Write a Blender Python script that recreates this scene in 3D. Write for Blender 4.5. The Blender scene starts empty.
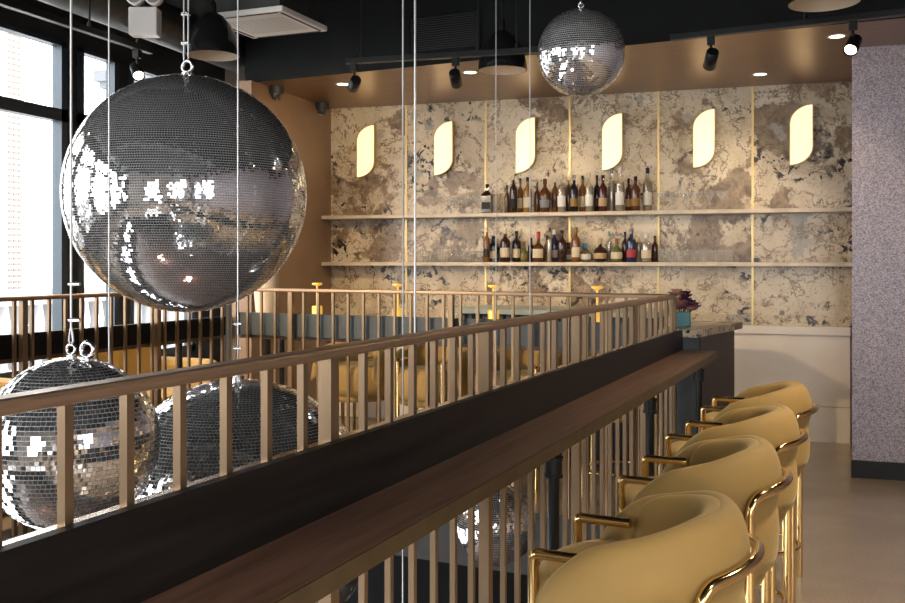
import bpy, bmesh, math, random
import numpy as np
from mathutils import Vector, Matrix
random.seed(7); rng = np.random.default_rng(11)
SC = bpy.context.scene; COL = SC.collection
PI = math.pi
# ------------------------------------------------------------------ frames
PH = math.radians(-7.5)                     # the mezzanine opening is turned 7.5 deg against the shell
CS, SN = math.cos(PH), math.sin(PH)
def S(x, y): return (CS*x - SN*y, SN*x + CS*y)   # railing frame -> shell frame

# ------------------------------------------------------------------ materials
def mat(name): 
    m = bpy.data.materials.new(name); m.use_nodes = True
    return m, m.node_tree.nodes, m.node_tree.links, m.node_tree.nodes['Principled BSDF']
def P(name, col, rough=.5, metal=0., noise=0., nscale=20., bump=0., coat=0., sheen=0., emit=None, es=0., stretch=None, rvar=0., spec=None):
    m, N, L, b = mat(name)
    b.inputs['Base Color'].default_value = (*col, 1); b.inputs['Roughness'].default_value = rough
    b.inputs['Metallic'].default_value = metal; b.inputs['Coat Weight'].default_value = coat
    b.inputs['Sheen Weight'].default_value = sheen
    if spec is not None: b.inputs['Specular IOR Level'].default_value = spec
    if emit: b.inputs['Emission Color'].default_value = (*emit, 1); b.inputs['Emission Strength'].default_value = es
    if noise or bump or rvar:
        tc = N.new('ShaderNodeTexCoord'); mp = N.new('ShaderNodeMapping'); nz = N.new('ShaderNodeTexNoise')
        nz.inputs['Scale'].default_value = nscale; nz.inputs['Detail'].default_value = 6
        if stretch: mp.inputs['Scale'].default_value = stretch
        L.new(tc.outputs['Object'], mp.inputs[0]); L.new(mp.outputs[0], nz.inputs['Vector'])
        if noise:
            r = N.new('ShaderNodeValToRGB'); r.color_ramp.elements[0].position = .3; r.color_ramp.elements[1].position = .7
            r.color_ramp.elements[0].color = (*[c*(1-noise) for c in col], 1)
            r.color_ramp.elements[1].color = (*[min(1, c*(1+noise)) for c in col], 1)
            L.new(nz.outputs['Fac'], r.inputs[0]); L.new(r.outputs[0], b.inputs['Base Color'])
        if rvar:
            mr = N.new('ShaderNodeMapRange'); mr.inputs[3].default_value = max(0, rough-rvar); mr.inputs[4].default_value = rough+rvar
            L.new(nz.outputs['Fac'], mr.inputs[0]); L.new(mr.outputs[0], b.inputs['Roughness'])
        if bump:
            bp = N.new('ShaderNodeBump'); bp.inputs['Strength'].default_value = bump; bp.inputs['Distance'].default_value = .01
            L.new(nz.outputs['Fac'], bp.inputs['Height']); L.new(bp.outputs[0], b.inputs['Normal'])
    return m
def glassy(name, col, gl=.12, tint=(1, 1, 1), edge=.35, body=0.):
    m, N, L, b = mat(name); N.remove(b); out = N['Material Output']
    t = N.new('ShaderNodeBsdfTransparent'); t.inputs[0].default_value = (*tint, 1)
    g = N.new('ShaderNodeBsdfGlossy'); g.inputs[0].default_value = (*col, 1); g.inputs['Roughness'].default_value = .05
    f = N.new('ShaderNodeLayerWeight'); f.inputs[0].default_value = .5
    pw = N.new('ShaderNodeMath'); pw.operation = 'POWER'; pw.inputs[1].default_value = 4.
    ad = N.new('ShaderNodeMath'); ad.operation = 'MULTIPLY_ADD'; ad.inputs[1].default_value = edge; ad.inputs[2].default_value = gl; ad.use_clamp = True
    mx = N.new('ShaderNodeMixShader')
    if body:
        df = N.new('ShaderNodeBsdfDiffuse'); df.inputs[0].default_value = (.9, .9, .9, 1); m2 = N.new('ShaderNodeMixShader'); m2.inputs[0].default_value = body
        L.new(g.outputs[0], m2.inputs[1]); L.new(df.outputs[0], m2.inputs[2]); g = m2
    L.new(f.outputs['Facing'], pw.inputs[0]); L.new(pw.outputs[0], ad.inputs[0]); L.new(ad.outputs[0], mx.inputs[0]); L.new(t.outputs[0], mx.inputs[1]); L.new(g.outputs[0], mx.inputs[2])
    L.new(mx.outputs[0], out.inputs[0]); return m

M = {}
M['black'] = P('black_paint', (.016, .017, .018), .55, noise=.25, nscale=6)
M['black_metal'] = P('black_metal', (.02, .021, .022), .38, .6)
M['ceiling'] = P('ceiling_black', (.010, .010, .010), .8, spec=.15)
M['fascia'] = P('fascia_dark', (.0065, .0078, .0078), .7, spec=.15, noise=.2, nscale=4)
M['duct'] = P('duct_grey', (.05, .052, .048), .45, .5, noise=.3, nscale=9)
M['frame'] = P('window_frame', (.035, .05, .065), .4, .3)
M['white'] = P('white_paint', (.84, .78, .73), .45, noise=.04, nscale=5)
M['white_metal'] = P('white_metal', (.72, .70, .66), .4)
M['plaster'] = P('plaster', (.42, .38, .35), .8, noise=.06, nscale=3)
M['brown_wall'] = P('brown_wall', (.30, .19, .12), .45, .2, noise=.12, nscale=3)
M['rail'] = P('rail_bronze', (.37, .25, .16), .36, .6, noise=.16, nscale=35, stretch=(6, .35, 6), rvar=.08)
M['bar'] = P('baluster_bronze', (.275, .185, .108), .34, .65, noise=.10, nscale=18, stretch=(1, 1, .3), rvar=.08)
M['cap'] = P('cap_bronze', (.62, .50, .40), .22, 1.)
M['gold'] = P('polished_brass', (.83, .58, .25), .13, 1., rvar=.05, nscale=30)
M['strip'] = P('brass_strip', (.62, .47, .22), .35, .8)
M['board'] = P('ebonised_board', (.0125, .0105, .0098), .45, noise=.5, nscale=14, stretch=(1, .12, 2), rvar=.08, spec=.18)
M['navy'] = P('navy_panel', (.05, .060, .068), .5, noise=.18, nscale=10)
M['cab_dark'] = P('dark_cabinet', (.03, .02, .017), .4, noise=.3, nscale=8, stretch=(4, 4, .3))
M['silver'] = P('steel', (.75, .75, .76), .25, 1.)
M['cable'] = P('steel_cable', (.62, .62, .62), .4, .7)
M['grout'] = P('ball_grout', (.80, .80, .80), .5, .0)
M['cream'] = P('cream_ceramic', (.66, .54, .42), .6)
M['fluted'] = P('fluted_white', (.55, .57, .60), .6)
M['teal'] = P('teal_glaze', (.08, .24, .26), .35)
M['lens'] = P('lamp_lens', (1, .8, .5), .4, emit=(1., .72, .36), es=9)
M['dl'] = P('downlight_lens', (1, .85, .6), .4, emit=(1., .80, .52), es=6)
M['sconce'] = P('sconce_glow', (.9, .8, .6), .4, emit=(1., .75, .38), es=.65)
M['slate'] = P('slate_fascia', (.016, .018, .019), .6, noise=.3, nscale=12)
M['dark_floor'] = P('lower_floor', (.14, .10, .085), .35, noise=.4, nscale=2)
M['lampgold'] = P('lamp_gold', (.80, .50, .12), .35, .6, emit=(1., .55, .10), es=.35)
M['bulb'] = P('bulb_glow', (.9, .8, .6), .3, emit=(1., .76, .48), es=.5)
M['grille'] = P('grille', (.006, .006, .006), .6)
M['leafdark'] = P('stem_green', (.05, .09, .04), .7)
M['clear'] = glassy('clear_glass', (1, 1, 1), .06, edge=.5, body=.75)
M['pane'] = glassy('pane_glass', (.9, .95, 1), .02)

def velvet():
    m, N, L, b = mat('mustard_velvet')
    tc = N.new('ShaderNodeTexCoord'); nz = N.new('ShaderNodeTexNoise'); nz.inputs['Scale'].default_value = 5; nz.inputs['Detail'].default_value = 5
    r = N.new('ShaderNodeValToRGB')
    r.color_ramp.elements[0].position = .3; r.color_ramp.elements[0].color = (.33, .205, .058, 1)
    r.color_ramp.elements[1].position = .7; r.color_ramp.elements[1].color = (.40, .255, .078, 1)
    n2 = N.new('ShaderNodeTexNoise'); n2.inputs['Scale'].default_value = 420
    bp = N.new('ShaderNodeBump'); bp.inputs['Strength'].default_value = .12; bp.inputs['Distance'].default_value = .002
    L.new(tc.outputs['Object'], nz.inputs[0]); L.new(tc.outputs['Object'], n2.inputs[0]); L.new(nz.outputs[0], r.inputs[0]); L.new(r.outputs[0], b.inputs['Base Color'])
    L.new(n2.outputs[0], bp.inputs['Height']); L.new(bp.outputs[0], b.inputs['Normal'])
    b.inputs['Roughness'].default_value = .75; b.inputs['Sheen Weight'].default_value = .35; b.inputs['Sheen Roughness'].default_value = .4
    b.inputs['Sheen Tint'].default_value = (1, .85, .5, 1); return m
M['velvet'] = velvet()

def marble(name, pitch=None, x0=0., warm=1., grey=False):
    m, N, L, b = mat(name)
    tc = N.new('ShaderNodeTexCoord'); src = tc.outputs['Object']
    def math_(op, a, bb=None):
        n = N.new('ShaderNodeMath'); n.operation = op
        if isinstance(a, (int, float)): n.inputs[0].default_value = a
        else: L.new(a, n.inputs[0])
        if bb is not None:
            if isinstance(bb, (int, float)): n.inputs[1].default_value = bb
            else: L.new(bb, n.inputs[1])
        return n.outputs[0]
    if pitch:
        sp = N.new('ShaderNodeSeparateXYZ'); L.new(src, sp.inputs[0])
        ix = math_('FLOOR', math_('DIVIDE', math_('SUBTRACT', sp.outputs[0], x0), pitch))
        iz = math_('FLOOR', math_('DIVIDE', math_('SUBTRACT', sp.outputs[2], .58), .425))
        iz = math_('MINIMUM', iz, 3.)
        wn = N.new('ShaderNodeTexWhiteNoise'); wn.noise_dimensions = '2D'
        cb = N.new('ShaderNodeCombineXYZ'); L.new(ix, cb.inputs[0]); L.new(iz, cb.inputs[1]); L.new(cb.outputs[0], wn.inputs['Vector'])
        vm = N.new('ShaderNodeVectorMath'); vm.operation = 'SCALE'; vm.inputs['Scale'].default_value = 11.
        L.new(wn.outputs['Color'], vm.inputs[0]); va = N.new('ShaderNodeVectorMath'); L.new(src, va.inputs[0]); L.new(vm.outputs[0], va.inputs[1]); src = va.outputs[0]
    def noise(sc, det=8, dist=0., rough=.6):
        n = N.new('ShaderNodeTexNoise'); n.inputs['Scale'].default_value = sc; n.inputs['Detail'].default_value = det
        n.inputs['Distortion'].default_value = dist; n.inputs['Roughness'].default_value = rough; L.new(src, n.inputs['Vector']); return n.outputs['Fac']
    def ramp(f, *st):
        r = N.new('ShaderNodeValToRGB'); e = r.color_ramp.elements
        while len(e) < len(st): e.new(.5)
        for k, (p, c) in enumerate(st): e[k].position = p; e[k].color = (*c, 1) if len(c) == 3 else c
        L.new(f, r.inputs[0]); return r.outputs[0]
    def mix(f, a, c):
        n = N.new('ShaderNodeMix'); n.data_type = 'RGBA'; L.new(f, n.inputs[0])
        for v, k in ((a, 6), (c, 7)):
            if isinstance(v, tuple): n.inputs[k].default_value = (*v, 1)
            else: L.new(v, n.inputs[k])
        return n.outputs[2]
    W = (1, 1, 1); K = (0, 0, 0)
    base = ramp(noise(2.6, 5, .8), (.30, (.42, .32, .21)), (.45, (.60, .49, .345)), (.60, (.70, .59, .44)), (.75, (.64, .57, .47)))
    big = ramp(noise(1.6, 10, .25, .68), (.555, K), (.58, W))
    c = mix(big, base, ramp(noise(9, 8, .5, .7), (.35, (.13, .088, .058)), (.65, (.40, .285, .18))))
    gp = ramp(noise(2.0, 9, .2, .66), (.60, K), (.615, W))
    c = mix(gp, c, (.40, .36, .30))
    vein = math_('ABSOLUTE', math_('SUBTRACT', noise(2.4, 9, .3, .66), .5))
    c = mix(ramp(vein, (.003, W), (.011, K)), c, (.16, .10, .06))
    v2 = math_('ABSOLUTE', math_('SUBTRACT', noise(5.0, 7, .3, .62), .47))
    c = mix(ramp(v2, (.002, (.5,)*3), (.009, K)), c, (.20, .13, .08))
    msk = ramp(noise(2.3, 4, .6), (.50, K), (.58, W))
    sp2 = ramp(noise(13, 5, .6, .6), (.555, K), (.575, W))
    c = mix(math_('MULTIPLY', msk, sp2), c, (.022, .016, .014))
    sp3 = ramp(noise(48, 3, .2, .6), (.63, K), (.68, (.8,)*3))
    c = mix(sp3, c, (.12, .08, .06))
    L.new(c, b.inputs['Base Color']); b.inputs['Roughness'].default_value = .27
    b.inputs['Specular IOR Level'].default_value = .45
    return m
M['marble'] = marble('marble_wall', .7545, -3.758)
M['marble_slab'] = marble('marble_slab')

def wood():
    m, N, L, b = mat('walnut_shelf')
    tc = N.new('ShaderNodeTexCoord'); mp = N.new('ShaderNodeMapping'); mp.inputs['Scale'].default_value = (14, .9, 4)
    nz = N.new('ShaderNodeTexNoise'); nz.inputs['Scale'].default_value = 3; nz.inputs['Detail'].default_value = 9; nz.inputs['Distortion'].default_value = .5
    r = N.new('ShaderNodeValToRGB'); r.color_ramp.elements[0].position = .3; r.color_ramp.elements[0].color = (.085, .046, .034, 1)
    r.color_ramp.elements[1].position = .72; r.color_ramp.elements[1].color = (.21, .118, .085, 1)
    L.new(tc.outputs['Object'], mp.inputs[0]); L.new(mp.outputs[0], nz.inputs[0]); L.new(nz.outputs[0], r.inputs[0]); L.new(r.outputs[0], b.inputs['Base Color'])
    b.inputs['Roughness'].default_value = .42; return m
M['wood'] = wood()
M['shelf_edge'] = P('shelf_edge_bronze', (.095, .064, .033), .5, .3, noise=.15, nscale=20)

def concrete():
    m, N, L, b = mat('polished_concrete')
    tc = N.new('ShaderNodeTexCoord'); a = N.new('ShaderNodeTexNoise'); a.inputs['Scale'].default_value = 1.4; a.inputs['Detail'].default_value = 8
    r = N.new('ShaderNodeValToRGB'); r.color_ramp.elements[0].position = .3; r.color_ramp.elements[0].color = (.215, .165, .125, 1)
    r.color_ramp.elements[1].position = .7; r.color_ramp.elements[1].color = (.31, .25, .20, 1)
    c = N.new('ShaderNodeTexNoise'); c.inputs['Scale'].default_value = 90
    mx = N.new('ShaderNodeMix'); mx.data_type = 'RGBA'; mx.blend_type = 'OVERLAY'; mx.inputs[0].default_value = .25
    L.new(tc.outputs['Object'], a.inputs[0]); L.new(tc.outputs['Object'], c.inputs[0]); L.new(a.outputs[0], r.inputs[0])
    L.new(r.outputs[0], mx.inputs[6]); L.new(c.outputs[0], mx.inputs[7]); L.new(mx.outputs[2], b.inputs['Base Color'])
    b.inputs['Roughness'].default_value = .22; return m
M['concrete'] = concrete()

def glitter():
    m, N, L, b = mat('glitter_wallpaper')
    tc = N.new('ShaderNodeTexCoord'); v = N.new('ShaderNodeTexVoronoi'); v.inputs['Scale'].default_value = 160
    r = N.new('ShaderNodeValToRGB'); r.color_ramp.elements[0].position = .0; r.color_ramp.elements[0].color = (.235, .195, .22, 1)
    r.color_ramp.elements[1].position = 1.; r.color_ramp.elements[1].color = (.65, .57, .615, 1)
    sp = N.new('ShaderNodeSeparateColor')
    L.new(tc.outputs['Object'], v.inputs['Vector']); L.new(v.outputs['Color'], sp.inputs[0]); L.new(sp.outputs[0], r.inputs[0]); L.new(r.outputs[0], b.inputs['Base Color'])
    bp = N.new('ShaderNodeBump'); bp.inputs['Strength'].default_value = .8; bp.inputs['Distance'].default_value = .004
    L.new(sp.outputs[1], bp.inputs['Height']); L.new(bp.outputs[0], b.inputs['Normal'])
    b.inputs['Metallic'].default_value = .35; b.inputs['Roughness'].default_value = .42; return m
M['glitter'] = glitter()

def soffit_mat():
    m, N, L, b = mat('bronze_soffit')
    tc = N.new('ShaderNodeTexCoord'); mp = N.new('ShaderNodeMapping'); mp.inputs['Scale'].default_value = (1, 14, 1)
    nz = N.new('ShaderNodeTexNoise'); nz.inputs['Scale'].default_value = 3; nz.inputs['Detail'].default_value = 6
    r = N.new('ShaderNodeValToRGB'); r.color_ramp.elements[0].position = .3; r.color_ramp.elements[0].color = (.27, .165, .095, 1)
    r.color_ramp.elements[1].position = .7; r.color_ramp.elements[1].color = (.34, .21, .125, 1)
    L.new(tc.outputs['Object'], mp.inputs[0]); L.new(mp.outputs[0], nz.inputs[0]); L.new(nz.outputs[0], r.inputs[0]); L.new(r.outputs[0], b.inputs['Base Color'])
    b.inputs['Metallic'].default_value = .75; b.inputs['Roughness'].default_value = .33; return m
M['soffit'] = soffit_mat()

def mirror():
    m, N, L, b = mat('mirror_tile')
    b.inputs['Base Color'].default_value = (.86, .87, .88, 1); b.inputs['Metallic'].default_value = .94; b.inputs['Roughness'].default_value = .03
    return m
M['mirror'] = mirror()

# ------------------------------------------------------------------ mesh builder
class MB:
    def __init__(s): s.v = []; s.f = []; s.m = []; s.sm = []
    def add(s, v, f, mi=0, smooth=False):
        o = len(s.v); s.v += [tuple(p) for p in v]; s.f += [tuple(i+o for i in q) for q in f]; s.m += [mi]*len(f); s.sm += [smooth]*len(f); return s
    def box(s, x0, x1, y0, y1, z0, z1, mi=0):
        v = [(x, y, z) for z in (z0, z1) for y in (y0, y1) for x in (x0, x1)]
        return s.add(v, [(0, 2, 3, 1), (4, 5, 7, 6), (0, 1, 5, 4), (2, 6, 7, 3), (0, 4, 6, 2), (1, 3, 7, 5)], mi)
    def prism(s, pts, z0, z1, mi=0, mside=None):
        n = len(pts); v = [(*p, z0) for p in pts] + [(*p, z1) for p in pts]
        s.add(v, [tuple(range(n))[::-1], tuple(range(n, 2*n))], mi)
        s.add(v, [(i, (i+1) % n, n+(i+1) % n, n+i) for i in range(n)], mi if mside is None else mside); return s
    def bevbox(s, x0, x1, y0, y1, z0, z1, b, mi=0):
        bm = bmesh.new(); bmesh.ops.create_cube(bm, size=1)
        for q in bm.verts: q.co = Vector(((x0+x1)/2+q.co.x*(x1-x0), (y0+y1)/2+q.co.y*(y1-y0), (z0+z1)/2+q.co.z*(z1-z0)))
        bmesh.ops.bevel(bm, geom=bm.edges[:], offset=b, segments=2, affect='EDGES', profile=.5)
        bm.verts.index_update(); s.add([q.co[:] for q in bm.verts], [[q.index for q in f.verts] for f in bm.faces], mi); bm.free(); return s
    def tube(s, path, r, n=8, cap=True, mi=0):
        P_ = [Vector(p) for p in path]; rings = []; up = None
        for i, p in enumerate(P_):
            if i == 0: t = P_[1]-p
            elif i == len(P_)-1: t = p-P_[-2]
            else: t = (P_[i+1]-p).normalized() + (p-P_[i-1]).normalized()
            t = t.normalized() if t.length > 1e-9 else Vector((0, 0, 1))
            if up is None: up = Vector((1, 0, 0)) if abs(t.x) < .8 else Vector((0, 1, 0))
            a = (up - t*up.dot(t)).normalized(); up = a; bb = t.cross(a)
            rr = r[i] if isinstance(r, (list, tuple)) else r
            rings.append([p + (a*math.cos(2*PI*k/n) + bb*math.sin(2*PI*k/n))*rr for k in range(n)])
        v = [q for R_ in rings for q in R_]; f = []
        for i in range(len(P_)-1):
            for k in range(n): f.append((i*n+k, i*n+(k+1) % n, (i+1)*n+(k+1) % n, (i+1)*n+k))
        s.add(v, f, mi, True)
        if cap: s.add(rings[0], [tuple(range(n))[::-1]], mi); s.add(rings[-1], [tuple(range(n))], mi)
        return s
    def lathe(s, prof, c=(0, 0, 0), n=24, sx=1., sy=1., mi=0, close=True, mtx=None, smooth=True):
        v = []; f = []
        for r, z in prof:
            for k in range(n):
                a = 2*PI*k/n; p = Vector((r*sx*math.cos(a), r*sy*math.sin(a), z))
                if mtx is not None: p = mtx @ p
                v.append((p.x+c[0], p.y+c[1], p.z+c[2]))
        for i in range(len(prof)-1):
            for k in range(n): f.append((i*n+k, i*n+(k+1) % n, (i+1)*n+(k+1) % n, (i+1)*n+k))
        s.add(v, f, mi, smooth)
        if close:
            s.add(v[:n], [tuple(range(n))[::-1]], mi); s.add(v[-n:], [tuple(range(n))], mi)
        return s
    def torus(s, c, R, r, axis='x', n=20, m=8, mi=0):
        pts = []
        for k in range(n+1):
            a = 2*PI*k/n; u, w = R*math.cos(a), R*math.sin(a)
            pts.append((c[0], c[1]+u, c[2]+w) if axis == 'x' else (c[0]+u, c[1], c[2]+w) if axis == 'y' else (c[0]+u, c[1]+w, c[2]))
        return s.tube(pts, r, m, cap=False, mi=mi)
    def build(s, name, mats, parent=None, loc=None, rz=0, smooth=None, subsurf=0):
        me = bpy.data.meshes.new(name); me.from_pydata(s.v, [], s.f); me.validate()
        for q in (mats if isinstance(mats, (list, tuple)) else [mats]): me.materials.append(q)
        if len(me.polygons) == len(s.m):
            me.polygons.foreach_set('material_index', s.m)
            me.polygons.foreach_set('use_smooth', s.sm if smooth is None else [smooth]*len(s.m))
        bm = bmesh.new(); bm.from_mesh(me); bmesh.ops.recalc_face_normals(bm, faces=bm.faces[:]); bm.to_mesh(me); bm.free()
        o = bpy.data.objects.new(name, me); COL.objects.link(o)
        if parent is not None: o.parent = parent
        if loc is not None: o.location = loc
        o.rotation_euler.z = rz
        if subsurf:
            md = o.modifiers.new('sub', 'SUBSURF'); md.levels = subsurf; md.render_levels = subsurf
        return o
def tag(o, label, cat, group=None, kind=None):
    if label: o['label'] = label
    if cat: o['category'] = cat
    if group: o['group'] = group
    if kind: o['kind'] = kind
    return o
def thing(name, label, cat, loc=(0, 0, 0), rz=0., group=None):
    o = bpy.data.objects.new(name, None); COL.objects.link(o); o.location = loc; o.rotation_euler.z = rz; o.empty_display_size = .1
    return tag(o, label, cat, group)
def rthing(name, label, cat, x, y, z=0., rz=0., group=None):
    return thing(name, label, cat, (*S(x, y), z), PH+rz, group)
def struct(o): o['kind'] = 'structure'; return o
def dup(root, loc, rz, label=None):
    r = root.copy(); COL.objects.link(r); r.location = loc; r.rotation_euler.z = rz
    if label: r['label'] = label
    for ch in list(root.children):
        c = ch.copy(); COL.objects.link(c); c.parent = r
        for g in list(ch.children):
            d = g.copy(); COL.objects.link(d); d.parent = c
    return r

# ------------------------------------------------------------------ setting
XL, XR, YB, YF, ZC = -4.9, 3.4, 8.09, -4.2, 3.55
VX0, VX1, VY0, VY1 = -3.99, -1.02, -1.2, 5.08            # opening in the floor (railing frame)
o4 = [(XL, YF), (XR, YF), (XR, YB), (XL, YB)]; i4 = [S(VX0, VY0), S(VX1, VY0), S(VX1, VY1), S(VX0, VY1)]
b = MB(); v = [(*p, 0) for p in o4] + [(*p, 0) for p in i4] + [(*p, -.36) for p in o4] + [(*p, -.36) for p in i4]
b.add(v, [(k, (k+1) % 4, 4+(k+1) % 4, 4+k) for k in range(4)], 0)
b.add(v, [(4+k, 4+(k+1) % 4, 12+(k+1) % 4, 12+k) for k in range(4)], 1)
b.add(v, [(8+k, 8+(k+1) % 4, 12+(k+1) % 4, 12+k) for k in range(4)], 1)
b.add(v, [(k, (k+1) % 4, 8+(k+1) % 4, 8+k) for k in range(4)], 1)
struct(b.build('floor', [M['concrete'], M['slate']]))
b = MB(); b.box(XL-.2, XR+.2, YF-.2, YB+.2, -3.3, -3.2); struct(b.build('lower_floor', M['dark_floor']))
b = MB()
b.box(XL-.2, XL, YF, YB, -3.2, -2.7); b.box(XL-.2, XL, YF, YB, -.75, -.36); [b.box(XL-.2, XL, q, q+.35, -2.7, -.75) for q in (-4.2, -2.3, -.3, 1.8, 3.8, 5.8, 7.74)]; b.box(XR, XR+.2, YF, YB, -3.2, -.36); b.box(XL-.2, XR+.2, YF-.2, YF, -3.2, -.36); b.box(XL-.2, XR+.2, YB, YB+.2, -3.2, -.36)
struct(b.build('wall_lower', M['ceiling']))
b = MB(); b.box(XL-.2, XR+.2, YF-.2, YB+.2, ZC, ZC+.15); struct(b.build('ceiling', M['ceiling']))
b = MB(); b.box(XL-.2, XR+.2, YB, YB+.2, -.36, ZC); struct(b.build('wall_back', M['plaster']))
rb = [(-3.7, -2.3), (-2.0, -.6)]
b = MB(); b.box(XR, XR+.2, YF, YB, -.36, .8); b.box(XR, XR+.2, YF, YB, 2.8, ZC); ys = [YF] + [q for a in rb for q in a] + [YB]
for k in range(0, len(ys), 2): b.box(XR, XR+.2, ys[k], ys[k+1], .8, 2.8)
struct(b.build('wall_right', M['glitter']))
# left wall with windows
SILL, HEAD, TR0, TR1 = .62, 3.075, 2.485, 2.575
bays = [(-3.6, -2.2), (-2.0, -.5), (-.3, 1.3), (1.5, 2.75), (2.95, 4.05), (4.25, 5.84), (5.97, 6.45), (6.58, 7.55)]
b = MB(); b.box(XL-.06, XL, YF, YB, -.36, SILL); b.box(XL-.06, XL, YF, YB, HEAD, ZC)
ys = [YF] + [q for a in bays for q in a] + [YB]
for k in range(0, len(ys), 2): b.box(XL-.06, XL, ys[k], ys[k+1], SILL, HEAD)
struct(b.build('wall_left', M['black']))
wn = 0
def window_x(y0, y1):                                     # in the left wall
    global wn; wn += 1; f = MB(); w = .06
    for a0, a1, z0, z1 in ((y0, y0+w, SILL, HEAD), (y1-w, y1, SILL, HEAD), (y0, y1, SILL, SILL+w), (y0, y1, HEAD-.03, HEAD), (y0, y1, TR0, TR1)):
        f.box(XL-.065, XL+.02, a0, a1, z0, z1)
    o = struct(f.build('window_%d' % wn, M['frame']))
    g = MB(); g.box(XL-.035, XL-.027, y0+w, y1-w, SILL+w, TR0); g.box(XL-.035, XL-.027, y0+w, y1-w, TR1, HEAD-.03); g.build('window_glass', M['pane'], o)
for a in bays: window_x(*a)
# front wall (behind the camera) with windows
fb = [(-2.6, -.9), (.3, 2.2)]
b = MB(); b.box(XL-.2, XR+.2, YF-.2, YF, -.36, .5); b.box(XL-.2, XR+.2, YF-.2, YF, 2.7, ZC)
ys = [XL-.2] + [q for a in fb for q in a] + [XR+.2]
for k in range(0, len(ys), 2): b.box(ys[k], ys[k+1], YF-.2, YF, .5, 2.7)
struct(b.build('wall_front', M['plaster']))
for x0, x1 in fb:
    wn += 1; f = MB(); w = .05
    for a0, a1, z0, z1 in ((x0, x0+w, .5, 2.7), (x1-w, x1, .5, 2.7), (x0, x1, .5, .55), (x0, x1, 2.65, 2.7), ((x0+x1)/2-.03, (x0+x1)/2+.03, .5, 2.7)):
        f.box(a0, a1, YF-.12, YF+.03, z0, z1)
    o = struct(f.build('window_%d' % wn, M['frame']))
    g = MB(); g.box(x0+w, x1-w, YF-.07, YF-.062, .55, 2.65); g.build('window_glass', M['pane'], o)
for y0, y1 in rb:
    wn += 1; f = MB(); w = .05
    for a0, a1, z0, z1 in ((y0, y0+w, .8, 2.8), (y1-w, y1, .8, 2.8), (y0, y1, .8, .85), (y0, y1, 2.75, 2.8), (y0, y1, 2.1, 2.15)): f.box(XR-.02, XR+.12, a0, a1, z0, z1)
    o = struct(f.build('window_%d' % wn, M['frame']))
    g = MB(); g.box(XR+.06, XR+.068, y0+w, y1-w, .85, 2.75); g.build('window_glass', M['pane'], o)
# soffit over the bar
SZ = 2.874
p = [S(-4.72, 6.14), S(3.1, 6.17)]; p = [p[0], (XR, p[1][1]), (XR, YB), (-3.9, YB)]
b = MB(); n = 4
v = [(*q, SZ) for q in p] + [(*q, ZC) for q in p]
b.add(v, [(3, 2, 1, 0)], 0); b.add(v, [(k, (k+1) % 4, 4+(k+1) % 4, 4+k) for k in range(4)], 1)
struct(b.build('soffit', [M['soffit'], M['fascia']]))
# brown stub wall at the left end of the bar
b = MB(); b.box(-3.90, -3.76, 6.60, YB, 0, SZ); struct(b.build('wall_bar', M['brown_wall']))
# marble lining of the back wall and its brass joints
b = MB(); b.box(-3.758, .80, YB-.02, YB, .92, SZ); struct(b.build('wall_marble', M['marble']))
tn = 0
for k in range(1, 6):
    tn += 1; x = -3.758+.7545*k; b = MB(); b.box(x-.009, x+.009, YB-.026, YB-.018, .92, SZ); struct(b.build('trim_%d' % tn, M['strip']))
# glitter wall at right
b = MB(); b.prism([(.647, 6.81), (XR, 6.81), (XR, YB), (.805, YB)], 0, SZ); struct(b.build('wall_glitter', M['glitter']))
b = MB(); b.prism([(.640, 6.795), (XR, 6.795), (XR, 6.81), (.642, 6.81)], 0, .115); struct(b.build('baseboard_right', M['black']))
# fluted white lining behind the left corner
b = MB(); b.box(XL, -3.9, YB-.02, YB, 0, 2.6)
for k in range(16): b.tube([(XL+.04+.06*k, YB-.02, 0), (XL+.04+.06*k, YB-.02, 2.6)], .022, 8)
struct(b.build('trim_6', M['fluted']))
# ceiling beams
for k, (xa, xb, yy) in enumerate(((XL, XR, 1.2), (XL, XR, 3.6))):
    b = MB(); b.box(xa, xb, yy-.12, yy+.12, 3.25, ZC); struct(b.build('trim_%d' % (7+k), M['black']))

# ------------------------------------------------------------------ railings (bronze bars)
def railing(label, axis, a0, a1, fixed, spacing, posts, shift=0., ztop=1.270, zend=None):
    """bars along one axis of the railing frame"""
    base = (fixed, a0) if axis == 'y' else (a0, fixed)
    t = rthing('railing', label, 'railing', *base, group='bronze railings round the floor opening'); Ln = a1-a0
    h = MB()
    def B(mb, c, w, d, z0, z1, bev=None):
        f = mb.bevbox if bev else mb.box
        ex = (bev,) if bev else ()
        if axis == 'y': f(-d/2, d/2, c-w/2, c+w/2, z0, z1, *ex)
        else: f(c-w/2, c+w/2, -d/2, d/2, z0, z1, *ex)
    B(h, Ln/2, Ln+.05, .046, ztop-.023, ztop, .007)
    h.build('handrail', M['rail'], t, smooth=False)
    for pz in posts:
        h = MB(); B(h, pz-a0, .031, .031, 0., ztop-.022); q = h.build('post', M['bar'], t)
        h = MB(); B(h, pz-a0, .085, .075, 0., .012); h.build('foot_plate', M['bar'], q)
    k = a0+shift
    while k < a1-.02:
        if min(abs(k-pz) for pz in posts) > .03:
            h = MB(); B(h, k-a0, .0155, .0155, 0., ztop-.022); h.build('baluster', M['bar'], t)
        k += spacing
    return t
railing('bronze railing in front of the big mirror balls, nearest the camera', 'y', -.85, 5.08, -1.065, .1185, [-.06, .80, 1.665, 2.50, 3.36, 4.21, 5.06], shift=.0494+.118)
railing('far bronze railing across the back of the floor opening, facing the bar', 'x', -3.98, -1.05, 5.05, .1105, [-3.96, -3.516, -2.375, -1.235], shift=.0095)
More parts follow.
